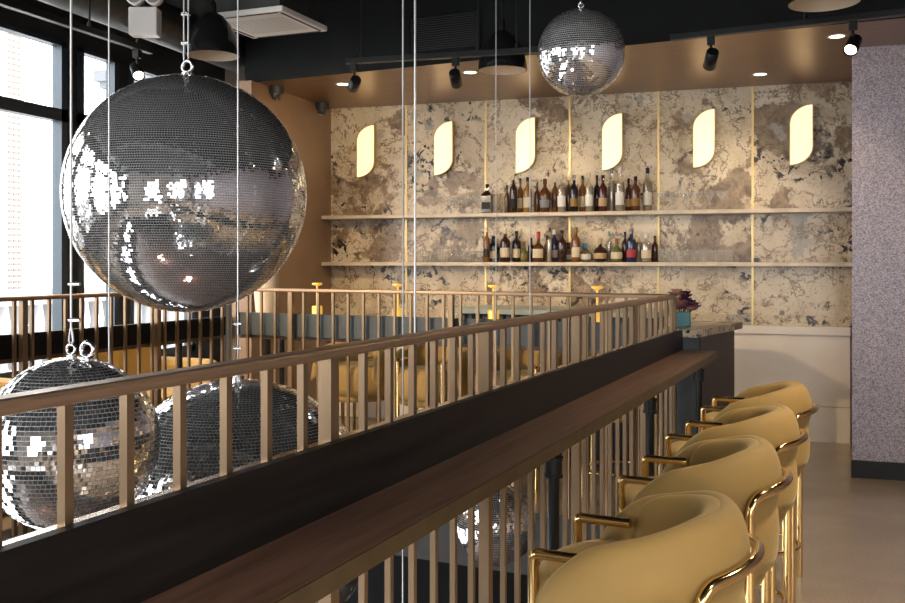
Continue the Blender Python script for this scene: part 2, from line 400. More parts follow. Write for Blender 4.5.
railing('left bronze railing along the window side of the floor opening', 'y', .4, 5.05, -3.985, .1075, [.5, 1.45, 2.42, 3.387, 4.345], shift=.03)

# drink ledges: black board and shelf outside each railing
t = rthing('drink_ledge', 'long black board with walnut drink shelf along the nearest railing', 'drink ledge', -1.03, -.85, group='drink ledges on the railings')
def zs(y): return .936 + max(0, (y-1.0))*.0085
Y0, Y1 = 0., 5.93
b = MB(); v = []
for y in (0., 5.95):
    for x, zz in ((-.012, zs(y-.85)-.03), (.008, zs(y-.85)-.03), (.008, 1.083-.0012*y), (-.012, 1.083-.0012*y)): v.append((x, y, zz))
b.add(v, [(0, 1, 2, 3), (7, 6, 5, 4), (0, 4, 5, 1), (1, 5, 6, 2), (2, 6, 7, 3), (3, 7, 4, 0)]); b.build('backboard', M['board'], t)
b = MB(); b.box(-.052, -.013, 0, 5.95, 1.066, 1.073); b.build('bar_cap', M['cap'], t)
b = MB(); yy = [0., 1.85, 3.5, 5.95]; fr = [.190, .187, .186, .186]; v = []
for y, f in zip(yy, fr):
    z = zs(y-.85); v += [(-.01, y, z), (f, y, z), (f, y, z-.034), (-.01, y, z-.034)]
fs = []
for k in range(3):
    for j in range(4): fs.append((4*k+j, 4*k+(j+1) % 4, 4*k+4+(j+1) % 4, 4*k+4+j))
b.add(v, fs + [(0, 1, 2, 3), (15, 14, 13, 12)]); b.build('shelf', M['wood'], t)
b = MB(); v = []
for y, f in zip(yy, fr):
    z = zs(y-.85); v += [(f, y, z-.001), (f+.006, y, z-.001), (f+.006, y, z-.036), (f, y, z-.036)]
b.add(v, fs + [(0, 1, 2, 3), (15, 14, 13, 12)]); b.build('front_edge', M['shelf_edge'], t)
for yp, xs in ((.1, .13), (3.47, .13), (4.68, .13), (5.75, .13)):
    q = MB(); z = zs(yp-.85)-.034; q.tube([(xs, yp, 0), (xs, yp, z)], .0175, 12); q = q.build('pipe_leg', M['black_metal'], t)
    c = MB(); c.tube([(xs, yp, z-.095), (xs, yp, z-.045)], .026, 12); c.tube([(xs, yp, z-.10), (xs, yp, z-.09)], .029, 12); c.tube([(xs, yp, z-.05), (xs, yp, z-.04)], .029, 12); c.build('pipe_collar', M['black_metal'], q)
    c = MB(); c.tube([(xs, yp, 0), (xs, yp, .012)], .045, 14); c.build('floor_flange', M['black_metal'], q)
def ledge(label, x0, y0, rz, Ln, mt, zt=1.105):
    # local: runs along +x, outside is +y
    t = rthing('drink_ledge', label, 'drink ledge', x0, y0, 0, rz, 'drink ledges on the railings')
    b = MB(); b.bevbox(0, Ln, .018, .05, .955, zt, .003); b.build('backboard', mt, t)
    b = MB(); b.bevbox(0, Ln, .05, .24, .93, .96, .004); b.build('shelf', M['wood'], t)
    for k in range(3):
        x = .25+(Ln-.5)*k/2; q = MB(); q.tube([(x, .19, 0), (x, .19, .93)], .0175, 10); q.build('pipe_leg', M['black_metal'], t)
ledge('blue-grey board with drink shelf behind the far railing', -3.98, 5.05+.012, 0, 2.75, M['navy'])
ledge('black board with drink shelf along the left railing by the windows', -3.985-.012, .4, PI/2, 4.62, M['board'], 1.078)

# ------------------------------------------------------------------ mirror balls
def tiles(r, ts, sig):
    rows = int(round(PI*r/ts)); V = []; 
    for i in range(rows):
        la = -PI/2 + (i+.5)*PI/rows; cr = r*math.cos(la); n = max(3, int(round(2*PI*cr/ts))); ph0 = rng.random()*6.28
        a = ph0 + np.arange(n)*2*PI/n
        N = np.stack([np.cos(la)*np.cos(a), np.cos(la)*np.sin(a), np.full(n, math.sin(la))], 1)
        E_ = np.stack([-np.sin(a), np.cos(a), np.zeros(n)], 1); U = np.cross(N, E_)
        t1 = rng.normal(0, sig, n)[:, None]; t2 = rng.normal(0, sig, n)[:, None]
        E2 = E_ + N*t1; U2 = U + N*t2
        hw = min(ts, 2*PI*cr/n)*.455; hh = ts*.425; c = N*(r+.0012)
        q = np.stack([c-E2*hw-U2*hh, c+E2*hw-U2*hh, c+E2*hw+U2*hh, c-E2*hw+U2*hh], 1); V.append(q.reshape(-1, 3))
    V = np.concatenate(V); F = np.arange(len(V)).reshape(-1, 4)
    me = bpy.data.meshes.new('mirror_tiles'); me.from_pydata(V.tolist(), [], F.tolist()); me.materials.append(M['mirror']); return me
def ball(label, c, r, ztop, ts=.0098, sig=.014, cable='single', second=False):
    t = thing('mirror_ball', label, 'mirror ball', c, 0, 'mirror balls hanging in the floor opening')
    o = bpy.data.objects.new('mirror_tiles', tiles(r, ts, sig)); COL.objects.link(o); o.parent = t
    b = MB(); prof = [(max(1e-4, r*.9985*math.cos(a)), r*.9985*math.sin(a)) for a in np.linspace(-PI/2, PI/2, 33)]
    b.lathe(prof, n=64, close=False); b.build('core', M['grout'], t)
    k = max(.55, r/.42); b = MB(); b.tube([(0, 0, r-.004), (0, 0, r+.012*k)], .020*k, 14)
    b.torus((0, 0, r+.036*k), .020*k, .0065*k, 'y', 20, 8); b.tube([(0, 0, r+.01*k), (0, 0, r+.018*k)], .009*k, 10); e = b.build('eye_bolt', M['silver'], t)
    if second:
        b = MB(); b.tube([(.044, .0, r*.97-.004), (.044, 0, r+.006)], .006, 10); b.torus((.044, 0, r+.020), .016, .0055, 'y', 20, 8); b.build('eye_bolt', M['silver'], t)
    zc = ztop-c[2]; b = MB()
    if cable == 'double':
        b.tube([(-.017, 0, r+.05*k), (-.017, 0, zc)], .0035, 6); b.tube([(.004, 0, r+.06*k), (.004, 0, r+.36)], .0035, 6)
        cb = b.build('cable', M['cable'], t)
        for z in (.13, .25):
            q = MB(); q.bevbox(-.026, .012, -.008, .008, r+z, r+z+.014, .003); q.build('cable_clamp', M['silver'], cb)
    elif cable == 'loop':
        b.tube([(0, 0, r+.05*k), (.006, 0, r+.07*k), (.004, 0, r+.095*k), (0, 0, r+.13*k), (0, 0, zc)], .0026, 6)
        b.tube([(0, 0, r+.05*k), (-.006, 0, r+.07*k), (-.004, 0, r+.095*k), (0, 0, r+.13*k)], .0022, 6)
        cb = b.build('cable', M['cable'], t)
        for z in (.085, .165):
            q = MB(); q.tube([(-.006, 0, r+z), (.024, 0, r+z+.001)], .0045, 8); q.build('cable_clamp', M['silver'], cb)
    elif cable == 'chain':
        for i in range(5):
            b.torus((0, 0, r+.058*k+i*.026), .012, .0035, 'x' if i % 2 == 0 else 'y', 14, 6)
        b.tube([(0, 0, r+.17), (0, 0, zc)], .003, 6); b.build('chain', M['silver'], t)
    else:
        b.tube([(0, 0, r+.03*k), (0, 0, zc)], .0022, 6); cb = b.build('cable', M['cable'], t)
        for z in (.09, .16):
            q = MB(); q.tube([(-.012, 0, r+z), (.012, 0, r+z+.002)], .0045, 8); q.build('cable_clamp', M['silver'], cb)
    return t
ball('huge mirror ball hanging high at left in front of the windows', (-2.199, 3.342, 1.722), .482, ZC, .0096, .013, 'double')
ball('small mirror ball with two eye bolts behind the nearest railing at far left', (-1.447, 1.744, 1.042), .190, ZC, .0100, .020, 'loop', True)
ball('large mirror ball hanging low behind the railing, below the huge one', (-1.404, 2.387, .713), .394, ZC, .0098, .013)
ball('small mirror ball hanging lowest, seen between bars under the drink shelf', (-1.188, 4.449, .161), .196, ZC, .0098, .02)
ball('small mirror ball on a chain hanging high above the far railing', (-.726, 4.197, 2.382), .194, ZC, .0098, .02, 'chain')
for lab, c in (('white steel cable, left one of the close pair at centre', (-1.481, 3.937)), ('white steel cable, right one of the close pair at centre', (-1.157, 3.2)),
               ('thin steel cable crossing the left part of the huge mirror ball', (-1.80, 2.331)), ('thin steel cable to the right of the centre pendant lamp', (-.985, 4.304))):
    b = MB(); b.tube([(0, 0, 0), (0, 0, ZC+1.3)], .0042 if 'white' in lab else .0024, 6)
    tag(b.build('steel_cable', M['cable'], None, (*c, -1.3)), lab, 'cable', 'hanging steel cables')

# ------------------------------------------------------------------ bar stools
def make_stool(label):
    t = thing('bar_stool', label, 'bar stool', (0, 0, 0), 0, 'mustard velvet bar stools')
    W, WY, SY = .228, .200, .155                                     # centre line of the padded shell: half width, straight part
    path = []; Y0_ = .06
    for k in range(7): path.append((W, Y0_+SY*(1-k/6.), 1, 0))
    for k in range(1, 24):
        a = k*PI/24; path.append((W*math.cos(a), Y0_-WY*math.sin(a), math.cos(a), -math.sin(a)))
    for k in range(7): path.append((-W, Y0_+SY*k/6., -1, 0))
    ss = lambda d, a_, b_: (lambda q: q*q*(3-2*q))(min(1, max(0, (d-a_)/(b_-a_))))
    def sweep(part, pth, zf, secf, name):
        n = len(pth); v = []; ring = 0
        for i, (x, y, nx, ny) in enumerate(pth):
            k = min(i, n-1-i); zt = zf(k*.026); endk = (.45, .76, .92, .985)[k] if k < 4 else 1.
            zt -= (.06, .02, .006, .001)[k] if k < 4 else 0
            sec = secf(zt); ring = len(sec); m_ = sum(q for q, z in sec)/ring
            for s_, z in sec: q = m_+(s_-m_)*endk; v.append((x+nx*q*.040, y+ny*q*.040, z))
        f = []
        for i in range(n-1):
            for k in range(ring): f.append((i*ring+k, i*ring+(k+1) % ring, (i+1)*ring+(k+1) % ring, (i+1)*ring+k))
        f += [tuple(range(ring)), tuple(range((n-1)*ring, n*ring))[::-1]]
        b = MB(); b.add(v, f, 0, True); return b.build(part, M['velvet'], t, smooth=True, subsurf=1)
    zo = lambda d: .790 + .072*ss(d, .0, .15) + .048*ss(d, .11, .36)
    sweep('backrest', path, zo, lambda zt: [(-.7, .64), (-.75, .70), (-.75, zt-.05), (-.6, zt-.015), (-.2, zt), (.5, zt-.003), (1.0, zt-.028), (1.32, zt-.080), (1.36, zt-.105), (1.28, min(.775, zt-.125)), (1.0, min(.752, zt-.135)), (.9, .645)], 0)
    sweep('back_cushion', path[4:-4], lambda d: .868 + .040*ss(d, .03, .30), lambda zt: [(-1.5, .70), (-1.7, .76), (-1.6, zt-.06), (-1.25, zt-.018), (-.7, zt), (-.1, zt-.002), (.15, zt-.022), (.1, .76), (0., .70)], 0)
    b = MB(); b.lathe([(.205, .548), (.236, .560), (.247, .60), (.250, .65), (.246, .705), (.232, .745), (.20, .75)], (0, Y0_-.008, 0), 40, 1.13, .95); b.build('seat_shell', M['velvet'], t)
    b = MB(); b.lathe([(.10, .60), (.165, .60), (.175, .64), (.172, .72), (.150, .742), (.10, .752), (.001, .754)], (0, .085, 0), 32, 1.12, .92, close=False); b.build('seat', M['velvet'], t)
    b = MB(); b.lathe([(.19, .505), (.207, .510), (.214, .53), (.21, .552)], (0, Y0_-.008, 0), 36, 1.12, .94); b.build('plinth', M['velvet'], t)
    # brass tube frame
    def arc(c0, c1, a0, a1, R, k=6): return [(c0+R*math.cos(a0+(a1-a0)*i/k), c1+R*math.sin(a0+(a1-a0)*i/k)) for i in range(k+1)]
    for sx in (1, -1):
        b = MB(); x = .160*sx; y = .245
        b.tube([(x, y, 0), (x, y, .792), (x, y-.003, .799), (x, y-.010, .803), (x, .11, .803)], .0125, 12); b.build('front_leg', M['gold'], t)
    pts = []
    aS = math.radians(44); R = .304
    def rp(a): return (R*math.cos(a)*.98, Y0_-R*.885*math.sin(a))
    xa, ya = rp(aS); pts += [(xa, ya, 0), (xa, ya, .745)]
    for k in range(1, 7):
        q = k/6.*PI/2; aa = aS+math.radians(10)*(1-math.cos(q)); xx, y2 = rp(aa); pts.append((xx, y2, .745+.055*math.sin(q)))
    for k in range(1, 25):
        aa = aS+math.radians(10)+(PI-2*aS-math.radians(20))*k/24; xx, y2 = rp(aa); pts.append((xx, y2, .80+.012*math.sin(PI*k/24)))
    for k in range(1, 7):
        q = PI/2*(1-k/6.); aa = PI-aS-math.radians(10)*(1-math.cos(q)); xx, y2 = rp(aa); pts.append((xx, y2, .745+.055*math.sin(q)))
    pts.append((-xa, ya, 0))
    b = MB(); b.tube(pts, .0135, 12); b.build('back_rail', M['gold'], t)
    for a in (60, 120):
        x, y = .19*math.cos(math.radians(a)), Y0_-.17*math.sin(math.radians(a))
        b = MB(); b.tube([(x, y, 0), (x, y, .52)], .0115, 10); b.build('rear_leg', M['gold'], t)
    b = MB(); b.torus((0, .05, .20), .19, .009, 'z', 32, 8)
    b.tube([(.160, .245, .20), (-.160, .245, .20)], .011, 10); b.build('footrest', M['gold'], t)
    return t
near = [(2.12, 'nearest mustard velvet bar stool with brass arms, cut off by the bottom edge'),
        (2.90, 'second nearest mustard velvet bar stool along the walnut drink shelf'),
        (3.62, 'third mustard velvet bar stool along the drink shelf, second from the white counter'),
        (4.36, 'farthest of the four big mustard bar stools, in front of the white counter')]
st0 = None
for i, (y, lab) in enumerate(near):
    x = -.475-.012*i
    if st0 is None: st0 = make_stool(lab); st0.location = (*S(x, y), 0); st0.rotation_euler.z = PH+PI/2
    else: dup(st0, (*S(x, y), 0), PH+PI/2+(.02, -.03, .015)[i-1], lab)
for x, lab in ((-3.33, 'mustard stool behind the far railing, leftmost one beside the cream vase'), (-2.74, 'mustard stool behind the far railing, second from the left'),
               (-2.11, 'mustard stool behind the far railing, third from the left'), (-1.50, 'mustard stool behind the far railing, nearest to the flower vase')):
    dup(st0, (*S(x, 5.60), 0), PH+PI, lab)
def sofa(label, y, Ln):
    # back against the window side, facing the opening; local x along the railing
    t = rthing('sofa', label, 'sofa', -4.80, y, 0, -PI/2, 'yellow sofas by the windows'); h = Ln/2
    b = MB(); b.bevbox(-h+.13, h-.13, -.30, .30, .22, .40, .03); b.build('base', M['velvet'], t)
    for x0, x1 in ((-h+.135, -.004), (.004, h-.135)):
        b = MB(); b.bevbox(x0, x1, -.16, .34, .40, .54, .045); b.build('seat_cushion', M['velvet'], t)
        b = MB(); b.bevbox(x0, x1, -.32, -.14, .42, .89, .05); b.build('back_cushion', M['velvet'], t)
    for sx in (1, -1):
        x = sx*(h-.065); b = MB(); b.bevbox(x-.07, x+.07, -.32, .34, .12, .73, .05); b.build('arm', M['velvet'], t)
        for yy in (-.26, .27):
            b = MB(); b.tube([(x, yy, 0), (x, yy, .125)], .018, 10); b.build('leg', M['black_metal'], t)
sofa('yellow sofa by the windows at the left edge of the view', 3.45, 1.30)
sofa('yellow sofa by the windows under the huge mirror ball', 4.95, 1.15)

# ------------------------------------------------------------------ bar, cabinets, vase
t = rthing('service_counter', 'dark cabinet with thick marble top at the end of the nearest railing', 'counter', -1.25, 5.16)
b = MB(); b.prism([(.11, 0.), (.315, 0.), (.375, .76), (.11, .76)], 0, 1.035, 0, 1); b.build('cabinet', [M['cab_dark'], M['cab_dark']], t)
b = MB(); b.box(.12, .30, -.006, .002, .02, 1.03); b.build('front_panel', M['navy'], t)
b = MB(); b.prism([(.09, -.03), (.30, -.03), (.42, .78), (.09, .78)], 1.035, 1.075); b.build('marble_top', M['marble_slab'], t)
t = rthing('bar_counter', 'long navy bar with pale stone top behind the far stools', 'bar counter', -2.95, 6.30)
b = MB(); b.box(.05, 1.45, .08, .55, 0, 1.06)
for k in range(23): b.tube([(.06+.0605*k, .08, 0), (.06+.0605*k, .08, 1.06)], .022, 8)
b.build('bar_front', M['navy'], t)
b = MB(); b.bevbox(0, 1.5, 0, .58, 1.06, 1.10, .004); b.build('bar_top', P('pale_stone', (.30, .33, .29), .3, noise=.15, nscale=8), t)
t = thing('back_counter', 'white panelled counter with a projecting ledge under the marble wall', 'counter', (-3.74, YB-.02, 0))
b = MB(); b.box(0, 4.49, -.02, 0, .285, .853); b.build('upper_panel', M['white'], t)
b = MB(); b.box(0, 4.49, -.024, 0, 0, .278); b.build('kick_panel', M['white'], t)
b = MB(); b.bevbox(0, 4.49, -.05, 0, .853, .92, .004); b.build('ledge', M['white'], t)
# shelves
for z, lab in ((1.862, 'upper pale marble shelf holding the taller row of bottles'), (1.436, 'lower pale marble shelf with tumblers at both ends')):
    b = MB(); b.bevbox(0, 4.53, -.20, 0, -.033, 0, .003); tag(b.build('bar_shelf', P('pale_shelf', (.60, .51, .40), .35, noise=.2, nscale=7), None, (-3.758, YB-.028, z)), lab, 'shelf', 'marble bar shelves')
# sconces
sw, sh = .178, .485
def leaf(d, inset=0.):
    w, h = sw-2*inset, sh-2*inset; pts = []
    for k in range(13): a = PI-k/12*PI/2; pts.append((w+w*math.cos(a), h-.145+.145*math.sin(a)))
    for k in range(13): a = -k/12*PI/2; pts.append((w*math.cos(a), .145+.145*math.sin(a)))
    return [(x+inset, z+inset) for x, z in pts]
def extr(pts, y0, y1):
    n = len(pts); v = [(x, y0, z) for x, z in pts] + [(x, y1, z) for x, z in pts]
    return v, [tuple(range(n)), tuple(range(n, 2*n))[::-1]] + [(i, (i+1) % n, n+(i+1) % n, n+i) for i in range(n)]
names = ['leftmost leaf-shaped wall sconce, nearest the brown side wall', 'second leaf-shaped wall sconce from the brown side wall', 'third leaf-shaped wall sconce from the left, above the shorter bottles',
         'leaf-shaped wall sconce below the high mirror ball on a chain', 'leaf-shaped wall sconce second from the glitter wall', 'rightmost leaf-shaped wall sconce, nearest the glitter wall']
for k, lab in enumerate(names):
    t = thing('wall_sconce', lab, 'wall lamp', (-3.475+.7545*k, YB-.02, 2.215), 0, 'glowing leaf sconces on the marble wall')
    b = MB(); v, f = extr(leaf(0), -.052, 0); b.add(v, f); b.build('housing', M['strip'], t)
    b = MB(); v, f = extr(leaf(0, .007), -.056, -.050); b.add(v, f); b.build('diffuser', M['sconce'], t)

# ------------------------------------------------------------------ bottles
BM = {}
def bmat(col, r=.12):
    k = (*col, r)
    if k not in BM: BM[k] = P('bottle_tone', col, r, coat=.4 if r < .3 else 0.)
    return BM[k]
AMB, DKB, BLK, GLD, ORG, GRN, RED, CLR = (.095, .032, .011), (.035, .014, .008), (.010, .009, .010), (.25, .13, .028), (.20, .075, .018), (.11, .14, .04), (.065, .014, .012), (.48, .44, .38)
WHT, CRM, TAN, NVY, GRY = (.72, .69, .64), (.62, .52, .36), (.46, .32, .16), (.02, .028, .075), (.22, .23, .245)
def bottle(label, px, w, h, shape, body, capc, lab, row, lw=.55, yoff=0.):
    zb = 1.862 if row == 'upper' else 1.436
    x = px*(7.962+yoff)/7.96; r = w/2
    t = thing('liquor_bottle', label, 'bottle', (x, YB-.028-.10+yoff, zb+.0005), 0, 'bottles on the %s marble shelf' % row)
    n = 4 if shape == 'square' else 20; rot = Matrix.Rotation(PI/4, 3, 'Z') if n == 4 else None
    k = 1.38 if n == 4 else 1.
    if shape in ('tall', 'square'): pr = [(.9, 0), (1, .02), (1, .60), (.93, .66), (.45, .74), (.33, .79), (.32, .93)]
    elif shape == 'round': pr = [(.55, 0), (.8, .03), (1, .22), (.98, .40), (.75, .55), (.35, .64), (.24, .70), (.23, .88)]
    elif shape == 'squat': pr = [(.85, 0), (1, .03), (1, .42), (.85, .52), (.4, .60), (.26, .66), (.26, .86)]
    else: pr = [(.68, 0), (.72, .02), (1, .42), (1, .56), (.55, .70), (.30, .76), (.28, .92)]        # decanter
    b = MB(); b.lathe([(q*r*k, z*h) for q, z in pr], n=n, mtx=rot, smooth=n > 4); b.build('glass_body', M['clear_b'] if body == CLR else bmat(body), t)
    if body == CLR:
        b = MB(); b.lathe([(q*r*k*.9, z*h*.97+.004) for q, z in pr[:4]], n=n, mtx=rot); b.build('liquid', bmat((.40, .34, .27)), t)
    c = MB(); q = pr[-1]; c.lathe([(q[0]*r*1.25, q[1]*h-.022), (q[0]*r*1.3, h-.004), (q[0]*r*1.1, h)], n=14); c.build('cap', bmat(capc), t)
    if lab is not None:
        z0, z1 = (.14*h, .14*h+lw*.62*h*.62)
        m = max(q for q, z in pr); l = MB()
        if n == 4: l.box(-r*.9, r*.9, -r*1.0, -r*.95, z0, z1)
        else:
            def rad(z):
                for (q0, a0), (q1, a1) in zip(pr, pr[1:]):
                    if a0 <= z/h <= a1: return r*(q0+(q1-q0)*(z/h-a0)/(a1-a0))*1.025
                return r
            v = []; f = []; na = 12
            for z in np.linspace(z0, z1, 5):
                for i in range(na+1):
                    a = -PI/2 + (i/na-.5)*PI*.74; v.append((rad(z)*math.cos(a), rad(z)*math.sin(a), z))
            for j in range(4):
                for i in range(na): f.append((j*(na+1)+i, j*(na+1)+i+1, (j+1)*(na+1)+i+1, (j+1)*(na+1)+i))
            l.add(v, f, 0, True)
        l.build('label', bmat(lab, .65), t)
M['clear_b'] = glassy('bottle_clear', (.9, .9, .9), .14, (.92, .90, .86))
def bx(px): 
    th = math.atan((px-452.5)/940.)-math.radians(17.6); return 7.96*math.tan(th)
PXM = 118.
U = [(487.3, 10.5, 30, 'square', DKB, BLK, BLK, 'squat black-label square bottle at the left end of the upper shelf'),
 (507, 5.5, 29, 'tall', AMB, BLK, None, 'slim amber bottle with black cap behind the left thin cable, upper shelf'),
 (513.5, 8, 39, 'tall', DKB, CRM, BLK, 'tall dark bottle with cream stopper near the left of the upper shelf'),
 (520.3, 6, 36, 'tall', ORG, BLK, CRM, 'narrow orange-brown bottle with black cap under the third sconce'),
 (527.6, 8.5, 36, 'tall', GLD, BLK, CRM, 'golden bottle with cream label and black cap on the upper shelf'),
 (537.2, 6, 31, 'tall', AMB, GRN, None, 'short amber bottle with green neck on the upper shelf'),
 (545, 12, 34, 'decanter', AMB, AMB, GRY, 'wide decanter bottle with grey faceted label on the upper shelf'),
 (555, 6.5, 36, 'tall', ORG, WHT, RED, 'orange bottle with white cap and red label beside the decanter'),
 (561.8, 9, 38, 'tall', CLR, CRM, WHT, 'clear bottle with white label and pointed neck, centre of the upper shelf'),
 (568.6, 5.5, 38, 'tall', AMB, CRM, None, 'slim brown bottle with beige cap, centre of the upper shelf'),
 (574, 8.5, 37, 'tall', BLK, GRY, GLD, 'black bottle with gold label and silver cap, upper shelf'),
 (582.6, 7, 37, 'tall', ORG, DKB, CRM, 'pale orange bottle with dark stopper below the fourth sconce'),
 (589.2, 8.5, 39, 'tall', CLR, CRM, WHT, 'bottle wrapped in a white label with beige cap, upper shelf'),
 (597, 6.5, 37, 'tall', BLK, RED, DKB, 'dark bottle with red cap, upper shelf'),
 (603, 9, 36, 'tall', RED, BLK, TAN, 'reddish brown bottle with tan label and black cap, upper shelf'),
 (611.5, 7, 44, 'tall', CLR, GRY, None, 'tallest clear bottle without label, upper shelf'),
 (620, 9.5, 43, 'tall', CLR, WHT, WHT, 'clear bottle with white label and long white cap, upper shelf'),
 (628.6, 6.5, 33, 'tall', RED, DKB, TAN, 'short reddish bottle with dark cap right of the white-capped bottle'),
 (635.6, 9, 34, 'tall', AMB, DKB, GLD, 'amber bottle with gold label second from the right end, upper shelf'),
 (647.5, 9.5, 43, 'tall', CLR, NVY, WHT, 'tall bottle with blue cap at the right end of the upper shelf')]
Lo = [(486.6, 7, 36, 'tall', ORG, CRM, BLK, 'tall orange bottle with cream top at the left end of the lower shelf'),
 (493.6, 9.5, 27, 'square', BLK, BLK, CRM, 'black square bottle with cream diamond label on the lower shelf'),
 (505.2, 10.5, 34, 'tall', DKB, CRM, CRM, 'dark bottle with broad cream label behind the left thin cable, lower shelf'),
 (516.6, 9.5, 32, 'tall', BLK, BLK, CRM, 'black bottle with cream label and black cap on the lower shelf'),
 (524.2, 7.5, 21, 'squat', GRN, ORG, GLD, 'small greenish bottle with orange stopper on the lower shelf'),
 (531.2, 6.5, 25, 'tall', DKB, DKB, None, 'small dark bottle beside the red-topped bottle, lower shelf'),
 (538.4, 12, 31, 'squat', AMB, (.45, .03, .04), CRM, 'squat brown bottle with red wax top and cream label'),
 (547, 6, 27, 'tall', GLD, BLK, None, 'slim golden bottle right of the red wax bottle'),
 (549.6, 5.5, 35, 'tall', CLR, BLK, None, 'clear bottle with round black stopper on the lower shelf'),
 (554.2, 9, 33, 'tall', NVY, WHT, (.35, .30, .32), 'bottle with blue and white label, middle of the lower shelf'),
 (562, 9, 32, 'tall', DKB, BLK, None, 'dark brown bottle with black cap, middle of the lower shelf'),
 (568.4, 10, 20, 'square', AMB, DKB, GRY, 'low square brown bottle with grey label on the lower shelf'),
 (576, 9, 35, 'tall', ORG, GLD, CRM, 'orange bottle with rounded golden shoulder on the lower shelf'),
 (585.2, 14, 19, 'round', CLR, (.05, .3, .5), WHT, 'round clear bottle with bright blue cap'),
 (600.3, 14.5, 24, 'round', DKB, TAN, TAN, 'round dark brown bottle with tan band and wooden stopper'),
 (609, 6, 31, 'tall', CLR, (.10, .22, .22), GRY, 'slim clear bottle with teal cap behind the round bottles'),
 (616.8, 12.5, 23, 'round', GRN, ORG, CRM, 'round green bottle with orange stopper'),
 (625, 6.5, 30, 'tall', DKB, BLK, None, 'slim dark bottle with black cap right of the green bottle'),
 (631.4, 10, 33, 'tall', NVY, GRY, (.40, .04, .05), 'dark bottle with blue and red label on the lower shelf'),
 (638.8, 6.5, 30, 'tall', CLR, WHT, None, 'slim clear bottle near the right end of the lower shelf'),
 (646.4, 10.5, 28, 'tall', CLR, WHT, CRM, 'stout clear bottle with pale cream label near the right end, lower shelf'),
 (654.8, 6.5, 26, 'tall', RED, DKB, DKB, 'short reddish brown bottle at the right end of the lower shelf')]
for row, lst in (('upper', U), ('lower', Lo)):
    for i, (px, w, hpx, sh_, bc, cc, lc, lab) in enumerate(lst):
        bottle(lab, bx(px), w/PXM*.98, hpx/PXM, sh_, bc, cc, lc, row, .75 if lc in (WHT, CRM) else .6, .038*(1 if i % 2 else -1)*(1 if w < 12 else .8))
# glasses
def glass(name, prof, label, cat, group, spots):
    b = MB(); b.lathe(prof, n=18, close=False); o0 = None
    for p in spots:
        if o0 is None: o0 = b.build(name, M['clear'], None, p); tag(o0, label, cat, group)
        else:
            o = o0.copy(); COL.objects.link(o); o.location = p
tumb = [(.001, .004), (.026, .004), (.030, 0), (.036, .10), (.0345, .10), (.0285, .008), (.001, .008)]
coupe = [(.001, .004), (.032, .0), (.030, .004), (.005, .008), (.004, .075), (.012, .082), (.040, .125), (.042, .15), (.040, .15), (.037, .126), (.001, .088)]
def rowx(x0, x1, n): return [x0+(x1-x0)*k/(n-1) for k in range(n)]
yf, yb = YB-.028-.15, YB-.028-.06
glass('tumbler_glass', tumb, 'clear tumbler in the row left of the bottles on the lower shelf', 'glass', 'tumblers at left of the lower shelf', [(x, y, 1.4365) for x in rowx(bx(419), bx(479), 8) for y in (yf, yb)])
glass('tumbler_glass', tumb, 'clear tumbler in the row right of the bottles on the lower shelf', 'glass', 'tumblers at right of the lower shelf', [(x, y, 1.4365) for x in rowx(bx(663), bx(729), 9) for y in (yf, yb)])
glass('coupe_glass', coupe, 'stemmed glass in the rows left of the bottles on the upper shelf', 'glass', 'stemmed glasses at left of the upper shelf', [(x, y, 1.8625) for x in rowx(bx(427), bx(477), 5) for y in (yf, yb)])
glass('coupe_glass', coupe, 'stemmed glass in the rows right of the bottles on the upper shelf', 'glass', 'stemmed glasses at right of the upper shelf', [(x, y, 1.8625) for x in rowx(bx(662), bx(722), 6) for y in (yf, yb)])

# ------------------------------------------------------------------ lamps on the far shelf, vases
for x, lab in ((-3.415, 'small gold table lamp on the far shelf, nearest the cream vase'), (-2.815, 'small gold table lamp on the far shelf left of the pair of cables'),
               (-2.165, 'small gold table lamp on the far shelf right of the pair of cables'), (-1.525, 'small gold table lamp on the far shelf nearest the flowers')):
    t = rthing('table_lamp', lab, 'table lamp', x, 5.2, .96, 0, 'gold lamps on the far drink shelf')
    b = MB(); b.lathe([(.030, 0), (.034, .004), (.034, .188), (.031, .193), (.006, .195)], n=20); b.build('lamp_body', M['lampgold'], t)
    b = MB(); b.tube([(0, 0, .193), (0, 0, .335)], .0065, 10); b.build('stem', M['lampgold'], t)
    b = MB(); b.lathe([(.006, .322), (.034, .332), (.034, .341), (.030, .344)], n=20); b.build('lamp_cap', M['lampgold'], t)
px_, py_ = -3.42, 6.22
b = MB(); b.lathe([(.16, 0), (.16, .02), (.03, .05), (.03, .93), (.15, .96), (.15, .985)], n=28); tag(b.build('pedestal_stand', M['black'], None, (px_, py_, 0)), 'slim dark pedestal under the cream vase at the left end of the bar', 'pedestal')
b = MB(); b.lathe([(.05, 0), (.062, .01), (.078, .09), (.090, .22), (.093, .36), (.085, .47), (.06, .54), (.05, .57), (.043, .57), (.05, .5), (.001, .45)], n=32, close=False)
tag(b.build('ceramic_vase', M['cream'], None, (px_, py_, .985)), 'tall cream vase behind the railing at lower right of the huge mirror ball', 'vase')
fx, fy = S(-1.08, 5.38)
t = thing('flower_vase', 'square teal vase of pink and purple flowers beside the end of the railing', 'flower vase', (fx, fy, 1.0755))
b = MB(); b.bevbox(-.045, .045, -.045, .045, 0, .085, .006); b.build('vase', M['teal'], t)
fcol = [P('petal_pink', (.62, .27, .25), .8), P('petal_purple', (.12, .03, .09), .8), P('petal_peach', (.70, .42, .30), .8), P('petal_mauve', (.42, .16, .26), .8)]
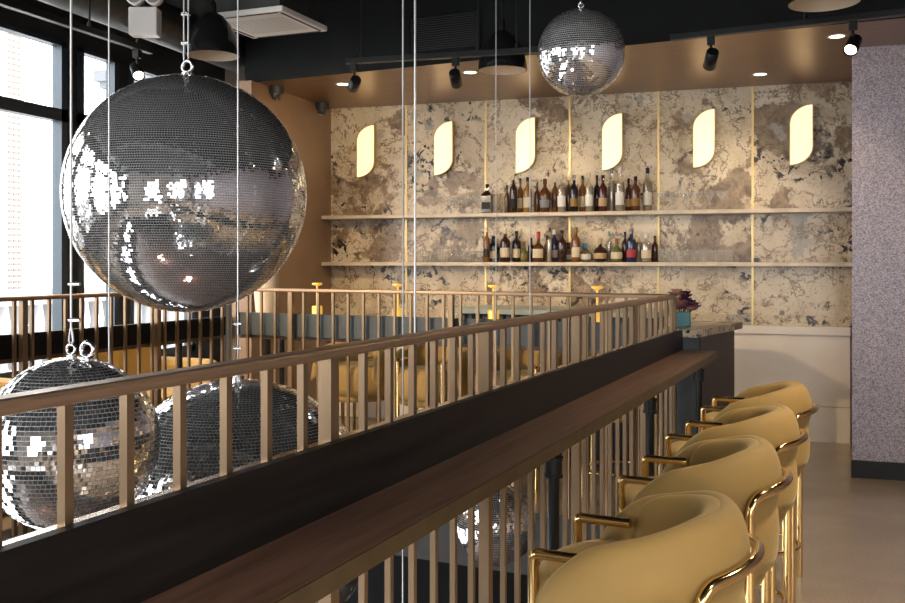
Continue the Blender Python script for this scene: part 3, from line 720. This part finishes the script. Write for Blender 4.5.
for k in range(13):
    a = random.random()*6.28; rr = .015+.055*random.random(); cx_, cy_, cz_ = rr*math.cos(a), rr*math.sin(a), .085+.105*random.random()*(1.25-rr*9)
    b = MB()
    for ring_, (npet, tilt, ln) in enumerate(((8, .3, .054), (7, .8, .046), (5, 1.25, .036))):
        for i in range(npet):
            aa = 2*PI*i/npet + ring_*.4; d = Vector((math.cos(aa)*math.cos(tilt), math.sin(aa)*math.cos(tilt), math.sin(tilt))); sd = Vector((-math.sin(aa), math.cos(aa), 0)); up = d.cross(sd)
            c = Vector((cx_, cy_, cz_)); pts = [c, c+d*ln*.5+sd*ln*.38-up*.003, c+d*ln+sd*ln*.2, c+d*ln*1.1, c+d*ln-sd*ln*.2, c+d*ln*.5-sd*ln*.38-up*.003]
            b.add([q[:] for q in pts], [tuple(range(6))], 0, True)
    fl = b.build('flower', fcol[k % 4], t); b = MB(); b.tube([(cx_*.4, cy_*.4, .06), (cx_, cy_, cz_)], .003, 5); b.build('stem', M['leafdark'], fl)

# ------------------------------------------------------------------ ceiling fittings
def track(label, p0, p1, rods):
    p0, p1 = Vector(p0), Vector(p1); d = p1-p0; Ln = d.length
    t = thing('light_track', label, 'light track', p0, math.atan2(d.y, d.x), 'black lighting tracks')
    b = MB(); b.bevbox(0, Ln, -.018, .018, 0, .034, .003); b.build('rail', M['black_metal'], t)
    b = MB(); b.box(0, Ln, -.019, .019, -.004, 0); b.build('rail_lip', P('lip', (.06, .055, .05), .4, .6), t)
    for s_ in rods: b = MB(); b.tube([(s_, 0, .034), (s_, 0, ZC-p0.z)], .006, 8); b.tube([(s_, 0, .03), (s_, 0, .06)], .014, 10); b.build('rod', M['black_metal'], t)
    return t
track('black lighting track before the bar soffit left of the centre pendant', (-2.55, 5.71, 2.75), (-1.18, 5.76, 2.75), [.11, .90, 1.15])
track('black lighting track along the right end of the bar soffit', (-.45, 5.71, 2.757), (1.3, 5.40, 2.757), [.75])
track('lighting track above the windows at upper left', (-3.66, 2.6, 2.75), (-3.59, 5.05, 2.75), [1.9, 2.33])
def spot(label, p, aim, power=18, blend=.5, size=60, col=(1, .74, .42)):
    p = Vector(p); d = (Vector(aim)-p).normalized()
    t = thing('track_spotlight', label, 'spotlight', p, 0, 'black track spotlights')
    q = d.to_track_quat('-Z', 'Y').to_matrix()
    b = MB(); b.bevbox(-.022, .022, -.02, .02, -.05, 0, .003); b.tube([(0, 0, -.05), (0, 0, -.085)], .008, 8); b.build('adapter', M['black_metal'], t)
    c = (0, 0, -.13)
    b = MB(); b.lathe([(.030, .065), (.036, .060), (.038, -.06), (.033, -.062), (.030, -.045)], c, 20, mtx=q); b.build('lamp_head', M['black_metal'], t)
    b = MB(); b.lathe([(.001, -.050), (.031, -.050)], c, 20, mtx=q, close=False); b.build('lens', M['lens'], t)
    l = bpy.data.lights.new('spot_light', 'SPOT'); l.energy = power; l.color = col; l.spot_size = math.radians(size); l.spot_blend = blend; l.shadow_soft_size = .03
    o = bpy.data.objects.new('spot_light', l); COL.objects.link(o); o.location = p+Vector(c)+d*.075; o.rotation_euler = d.to_track_quat('-Z', 'Y').to_euler()
spot('track spotlight at the left end of the centre track, aimed at the wall', (-2.49, 5.71, 2.745), (-3.76, 7.7, 2.2), 45, .8, 75)
spot('track spotlight left of the centre pendant lamp, aimed down left', (-1.80, 5.74, 2.745), (-2.2, 8.0, 1.7), 26, .8, 75)
spot('track spotlight hanging below the soffit edge right of the high mirror ball', (-.22, 5.67, 2.752), (-.75, 8.0, 1.4), 30, .8, 80)
spot('lit track spotlight in front of the glitter wall', (.53, 5.535, 2.752), (-.3, 3.4, 1.0), 30, .6, 70)
spot('added unseen track spotlight brightening the sofas, at the near end of the left track', (-3.63, 3.6, 2.745), (-4.3, 5.0, .5), 150, .8, 80)  # added out of view to brighten the sofas
spot('added unseen track spotlight brightening the far stools, on the left track', (-3.645, 3.0, 2.745), (-2.3, 6.1, .6), 230, .8, 65)  # extra head out of view, added to light the far stools
spot('lit track spotlight above the windows at upper left', (-3.60, 4.93, 2.745), (-2.2, 3.6, 1.2), 20, .6, 70)
def pendant(label, p, ztop, dia=.32, pw=8):
    t = thing('pendant_lamp', label, 'pendant lamp', p, 0, 'black dome pendant lamps'); r = dia/2; h = dia*.83
    b = MB(); pr = [(r, 0), (r*1.0, h*.06), (r*.97, h*.22), (r*.86, h*.48), (r*.66, h*.72), (r*.40, h*.90), (r*.17, h*.985), (r*.12, h)]
    b.lathe(pr, n=40, close=False); b.lathe([(q*.975, z) for q, z in pr], n=40, close=False, mi=1); b.build('shade', [P('shade_black', (.012, .012, .013), .18, coat=.5), P('shade_lining', (.30, .25, .20), .5)], t)
    b = MB(); b.lathe([(r*.12, h), (r*.13, h+.05), (r*.06, h+.07)], n=16); b.tube([(0, 0, h+.06), (0, 0, ztop-p[2])], .005, 8); b.build('stem', M['black_metal'], t)
    b = MB(); b.lathe([(.001, h*.28), (.03, h*.33), (.035, h*.45), (.018, h*.6), (.018, h*.75)], n=16, close=False); b.build('bulb', M['bulb'], t)
    l = bpy.data.lights.new('pendant_bulb', 'POINT'); l.energy = pw; l.color = (1, .76, .48); l.shadow_soft_size = .03
    o = bpy.data.objects.new('pendant_bulb', l); COL.objects.link(o); o.location = (p[0], p[1], p[2]+h*.16)
pendant('black dome pendant lamp above the huge mirror ball', (-3.108, 4.994, 2.690), ZC, pw=.06)
pendant('black dome pendant lamp at centre in front of the bar soffit', (-1.545, 5.95, 2.690), ZC, pw=.2)
pendant('black dome pendant lamp cut off by the top edge at right', (.327, 4.72, 2.655), ZC, .325, pw=.1)
# ceiling cassette
t = thing('air_conditioner', 'white square ceiling air conditioner with perforated panel', 'air conditioner', (-2.945, 5.365, 2.95), math.radians(-4))
b = MB(); b.bevbox(-.285, .285, -.275, .275, 0, .035, .006); b.build('panel', M['white_metal'], t)
b = MB()
for i in range(17):
    for j in range(13):
        x, y = -.2+.025*i, -.15+.025*j; b.add([(x+.007*math.cos(a), y+.007*math.sin(a), -.001) for a in np.linspace(0, 2*PI, 7)[:-1]], [tuple(range(6))])
b.build('perforations', P('perforation', (.16, .15, .14), .8), t)
b = MB()
for x0, x1, y0, y1 in ((-.24, .24, .245, .262), (-.24, .24, -.262, -.245), (-.262, -.245, -.24, .24), (.245, .262, -.24, .24)): b.box(x0, x1, y0, y1, -.002, .004)
b.build('louvre_slot', M['grille'], t)
b = MB(); b.box(-.25, .25, -.25, .25, .035, .30); b.build('casing', M['duct'], t)
b = MB()
for x in (-.22, .22):
    for y in (-.22, .22): b.tube([(x, y, .3), (x, y, ZC-2.95)], .006, 6)
b.build('hanger_rods', M['black_metal'], t)
# emergency light
t = thing('emergency_light', 'white twin-head emergency light box at upper left', 'emergency light', (-3.45, 4.80, 2.79), math.radians(18))
b = MB(); b.bevbox(-.085, .085, -.05, .05, 0, .165, .008); b.build('box', M['white_metal'], t)
for x in (-.045, .065):
    b = MB(); rx = Matrix.Rotation(PI/2, 3, 'X'); b.lathe([(.03, -.03), (.05, -.02), (.052, .03), (.045, .034)], (x, -.03, .225), 22, mtx=rx); h = b.build('lamp_head', M['white_metal'], t)
    b = MB(); b.lathe([(.001, .0355), (.042, .0355)], (x, -.03, .225), 20, mtx=rx, close=False); b.build('lens', P('reflector', (.6, .58, .55), .2, .6), h)
b = MB(); b.tube([(0, .0, .16), (0, 0, ZC-2.79)], .012, 8); b.build('stem', M['black_metal'], t)
# duct and pipes at upper left
b = MB(); b.tube([(0, 0, 0), (0, 10.6, 0)], .15, 24); t = thing('air_duct', 'dark round air duct running above the windows at upper left', 'duct', (-4.05, -2.6, 3.16)); b.build('pipe', M['duct'], t)
for k in range(6): b = MB(); b.box(-.012, .012, .6+1.8*k, .63+1.8*k, .14, ZC-3.16); b.build('hanger', M['black_metal'], t)
# HVAC grille on the soffit front
t = rthing('vent_grille', 'black slatted air grille on the front of the bar soffit', 'vent grille', -3.22, 6.135, 2.97)
b = MB(); b.box(0, .56, .0, .01, 0, .265); b.build('backing', M['grille'], t)
b = MB()
for k in range(15): b.box(.012, .548, -.012, .0, .014+.0165*k, .020+.0165*k)
b.build('slats', M['black'], t, None)
b = MB(); 
for x0, x1, z0, z1 in ((-.012, .572, -.012, .006), (-.012, .572, .259, .277), (-.012, .006, 0, .265), (.554, .572, 0, .265)): b.box(x0, x1, -.016, .004, z0, z1)
b.build('frame', M['fascia'], t)
t = rthing('ceiling_duct', 'dark rectangular duct box at the top edge right of the high mirror ball', 'duct', -1.0, 5.5, 3.13)
b = MB(); b.box(0, .55, 0, .5, 0, .4); b.build('casing', M['fascia'], t)
# security cameras
for p, lab in (((-3.70, 6.90, 2.874), 'black dome security camera nearest the huge mirror ball'), ((-3.69, 7.74, 2.874), 'black dome security camera in the corner where marble meets brown wall')):
    t = thing('security_camera', lab, 'security camera', p, 0, 'dome security cameras')
    b = MB(); b.lathe([(.06, 0), (.062, -.03), (.055, -.06), (.05, -.065)], n=22); b.build('base', M['black'], t)
    b = MB(); b.lathe([(.048, -.06), (.046, -.082), (.034, -.105), (.015, -.115), (.001, -.117)], n=22, close=False); b.build('dome', P('dome_smoke', (.03, .028, .026), .08, coat=.6), t)
    b = MB(); b.torus((.0, -.02, -.1), .018, .004, 'y', 14, 6); b.build('lens_ring', M['silver'], t)
# recessed downlights
for p, lab in (((-3.135, 6.962), 'recessed downlight left of the centre track, behind its left spotlight'), ((-2.021, 6.809), 'recessed downlight beside the spotlight left of the centre pendant'),
               ((.069, 7.55), 'recessed downlight near the marble wall at right'), ((.52, 6.42), 'added downlight brightening the floor by the glitter wall')):  # second one here is added to brighten floor and white counter
    t = thing('downlight', lab, 'downlight', (*p, SZ), 0, 'recessed downlights in the bar soffit')
    b = MB(); b.lathe([(.062, -.001), (.058, -.006), (.046, -.005), (.044, -.001)], n=24, close=False); b.build('trim_ring', M['white_metal'], t)
    b = MB(); b.lathe([(.001, -.003), (.045, -.003)], n=24, close=False); b.build('lens', M['dl'], t)
    l = bpy.data.lights.new('downlight_lamp', 'SPOT'); l.energy = 26 if p[0] > -.5 else 12; l.color = (1, .8, .52); l.spot_size = math.radians(95); l.spot_blend = .9; l.shadow_soft_size = .04
    o = bpy.data.objects.new('downlight_lamp', l); COL.objects.link(o); o.location = (*p, SZ-.012)

# ------------------------------------------------------------------ outside
def facade():
    m, N, L, b = mat('pale_brick_facade')
    tc = N.new('ShaderNodeTexCoord'); sp = N.new('ShaderNodeSeparateXYZ'); L.new(tc.outputs['Object'], sp.inputs[0]); cb = N.new('ShaderNodeCombineXYZ')
    L.new(sp.outputs[1], cb.inputs[0]); L.new(sp.outputs[2], cb.inputs[1])
    k = N.new('ShaderNodeTexBrick'); k.inputs['Color1'].default_value = (.40, .39, .37, 1); k.inputs['Color2'].default_value = (.45, .44, .42, 1); k.inputs['Mortar'].default_value = (.30, .285, .265, 1)
    k.inputs['Scale'].default_value = 1.; k.inputs['Brick Width'].default_value = .9; k.inputs['Row Height'].default_value = .385; k.inputs['Mortar Size'].default_value = .03
    L.new(cb.outputs[0], k.inputs['Vector']); L.new(k.outputs[0], b.inputs['Base Color']); b.inputs['Roughness'].default_value = .9; return m
t = thing('office_building', 'pale brick tower outside with a column of louvred windows', 'building', (-46, 30, -10))
b = MB(); b.box(-8, 0, -40, 20.9, 0, 60); b.build('facade', facade(), t)
wm = P('louvre', (.11, .09, .075), .6)
for i in range(48):
    q = MB()
    for j in range(3): q.box(.0, .05, 19.5+j*.42, 19.82+j*.42, 8.8+i*.385, 8.98+i*.385)
    q.build('window_band', wm, t)
t = thing('stone_building', 'grey stone building with a cornice outside the narrow window', 'building', (-29.2, 36.7, -10))
b = MB(); b.box(.38, 7, .38, 9, 0, 19.5); b.build('facade', P('stone_grey', (.22, .225, .235), .9), t)
b = MB(); b.box(0, 7, 0, 9, 19.8, 20.3); b.box(.18, 7, .18, 9, 19.5, 19.8); b.build('cornice', P('stone_cornice', (.13, .14, .155), .9), t)
t = thing('stone_balustrade', 'pale stone balustrade outside the windows at far left', 'balustrade', (-9.5, -2, -.4))
b = MB(); b.box(-.25, .25, 0, 16, 1.25, 1.45); b.build('coping', P('stone_pale', (.2, .2, .2), .9), t)
b = MB(); b.box(-.25, .25, 0, 16, -.3, .1); b.build('plinth', P('stone_base', (.18, .18, .185), .9), t)
for k in range(50):
    b = MB(); b.lathe([(.10, .1), (.06, .2), (.12, .5), (.06, .95), (.10, 1.25)], (0, .2+.32*k, 0), 10); b.build('baluster', P('stone_bal', (.18, .18, .185), .9) if k == 0 else bpy.data.materials['stone_bal'], t)
b = MB(); b.box(-90, XL-.3, -40, 80, -10.2, -10); struct(b.build('ground_outside', P('street', (.55, .55, .55), .9)))

# ------------------------------------------------------------------ light
w = bpy.data.worlds.new('sky'); SC.world = w; w.use_nodes = True
bg = w.node_tree.nodes['Background']; bg.inputs[0].default_value = (.98, .99, 1.0, 1); bg.inputs[1].default_value = 5.0
def portal(loc, rot, sx, sy):
    l = bpy.data.lights.new('portal', 'AREA'); l.shape = 'RECTANGLE'; l.size = sx; l.size_y = sy; l.cycles.is_portal = True
    o = bpy.data.objects.new('portal', l); COL.objects.link(o); o.location = loc; o.rotation_euler = rot
portal((XL-.16, 2., (SILL+HEAD)/2), (0, -PI/2, 0), HEAD-SILL, 11.3)
portal((-.2, YF-.16, 1.6), (PI/2, 0, 0), 4.9, 2.2)
portal((XR+.16, -2.15, 1.8), (0, PI/2, 0), 2.0, 3.2)
def lamp(label, x, y, power, z=ZC-.35, col=(1, .82, .62), size=110, aim=None):  # fill lamps out of view, added to lift the room light
    t = thing('fill_lamp', label, 'fill lamp', (x, y, z))
    b = MB(); b.lathe([(.05, ZC-z), (.05, .16), (.085, .13), (.09, 0), (.08, .0), (.078, .05), (.001, .06)], n=20, close=False); b.build('housing', M['black_metal'], t)
    b = MB(); b.lathe([(.001, .03), (.076, .03)], n=20, close=False); b.build('lens', M['lens'], t)
    l = bpy.data.lights.new('fill_lamp_light', 'SPOT'); l.energy = power; l.color = col; l.spot_size = math.radians(size); l.spot_blend = .8; l.shadow_soft_size = .2
    o = bpy.data.objects.new('fill_lamp_light', l); COL.objects.link(o); o.location = (x, y, z-.01)
    if aim: o.rotation_euler = (Vector(aim)-Vector((x, y, z))).to_track_quat('-Z', 'Y').to_euler()
lamp('added fill lamp above the aisle behind the camera', 1.3, .3, 230)
lamp('added unseen fill lamp above the aisle beside the stools', 1.5, 3.6, 230)
lamp('added fill lamp behind the camera at left', -.4, -2.2, 110)
# warm fill added on the lower level to tint the balls from below
for x, y in ((-2.6, .8), (-2.0, 3.2)):
    l = bpy.data.lights.new('lower_fill_light', 'POINT'); l.energy = 14; l.color = (1, .62, .48); l.shadow_soft_size = .15
    o = bpy.data.objects.new('lower_fill_light', l); COL.objects.link(o); o.location = (x, y, -2.7)

# ------------------------------------------------------------------ camera
c = bpy.data.cameras.new('camera'); c.sensor_width = 36; c.lens = 36*940/905.; c.shift_y = (260.5-301.5)/905.; c.clip_end = 300; c.clip_start = .05
o = bpy.data.objects.new('camera', c); COL.objects.link(o); o.location = (0, 0, 1.45); o.rotation_euler = (PI/2, 0, math.radians(17.6)); SC.camera = o
vs = SC.view_settings; vs.view_transform = 'Standard'; vs.look = 'None'; vs.gamma = 1; vs.use_curve_mapping = False; vs.exposure = .86
SC.cycles.max_bounces = 8; SC.cycles.transparent_max_bounces = 80; SC.cycles.use_denoising = True; SC.cycles.sample_clamp_indirect = 6; SC.cycles.caustics_reflective = False; SC.cycles.caustics_refractive = False
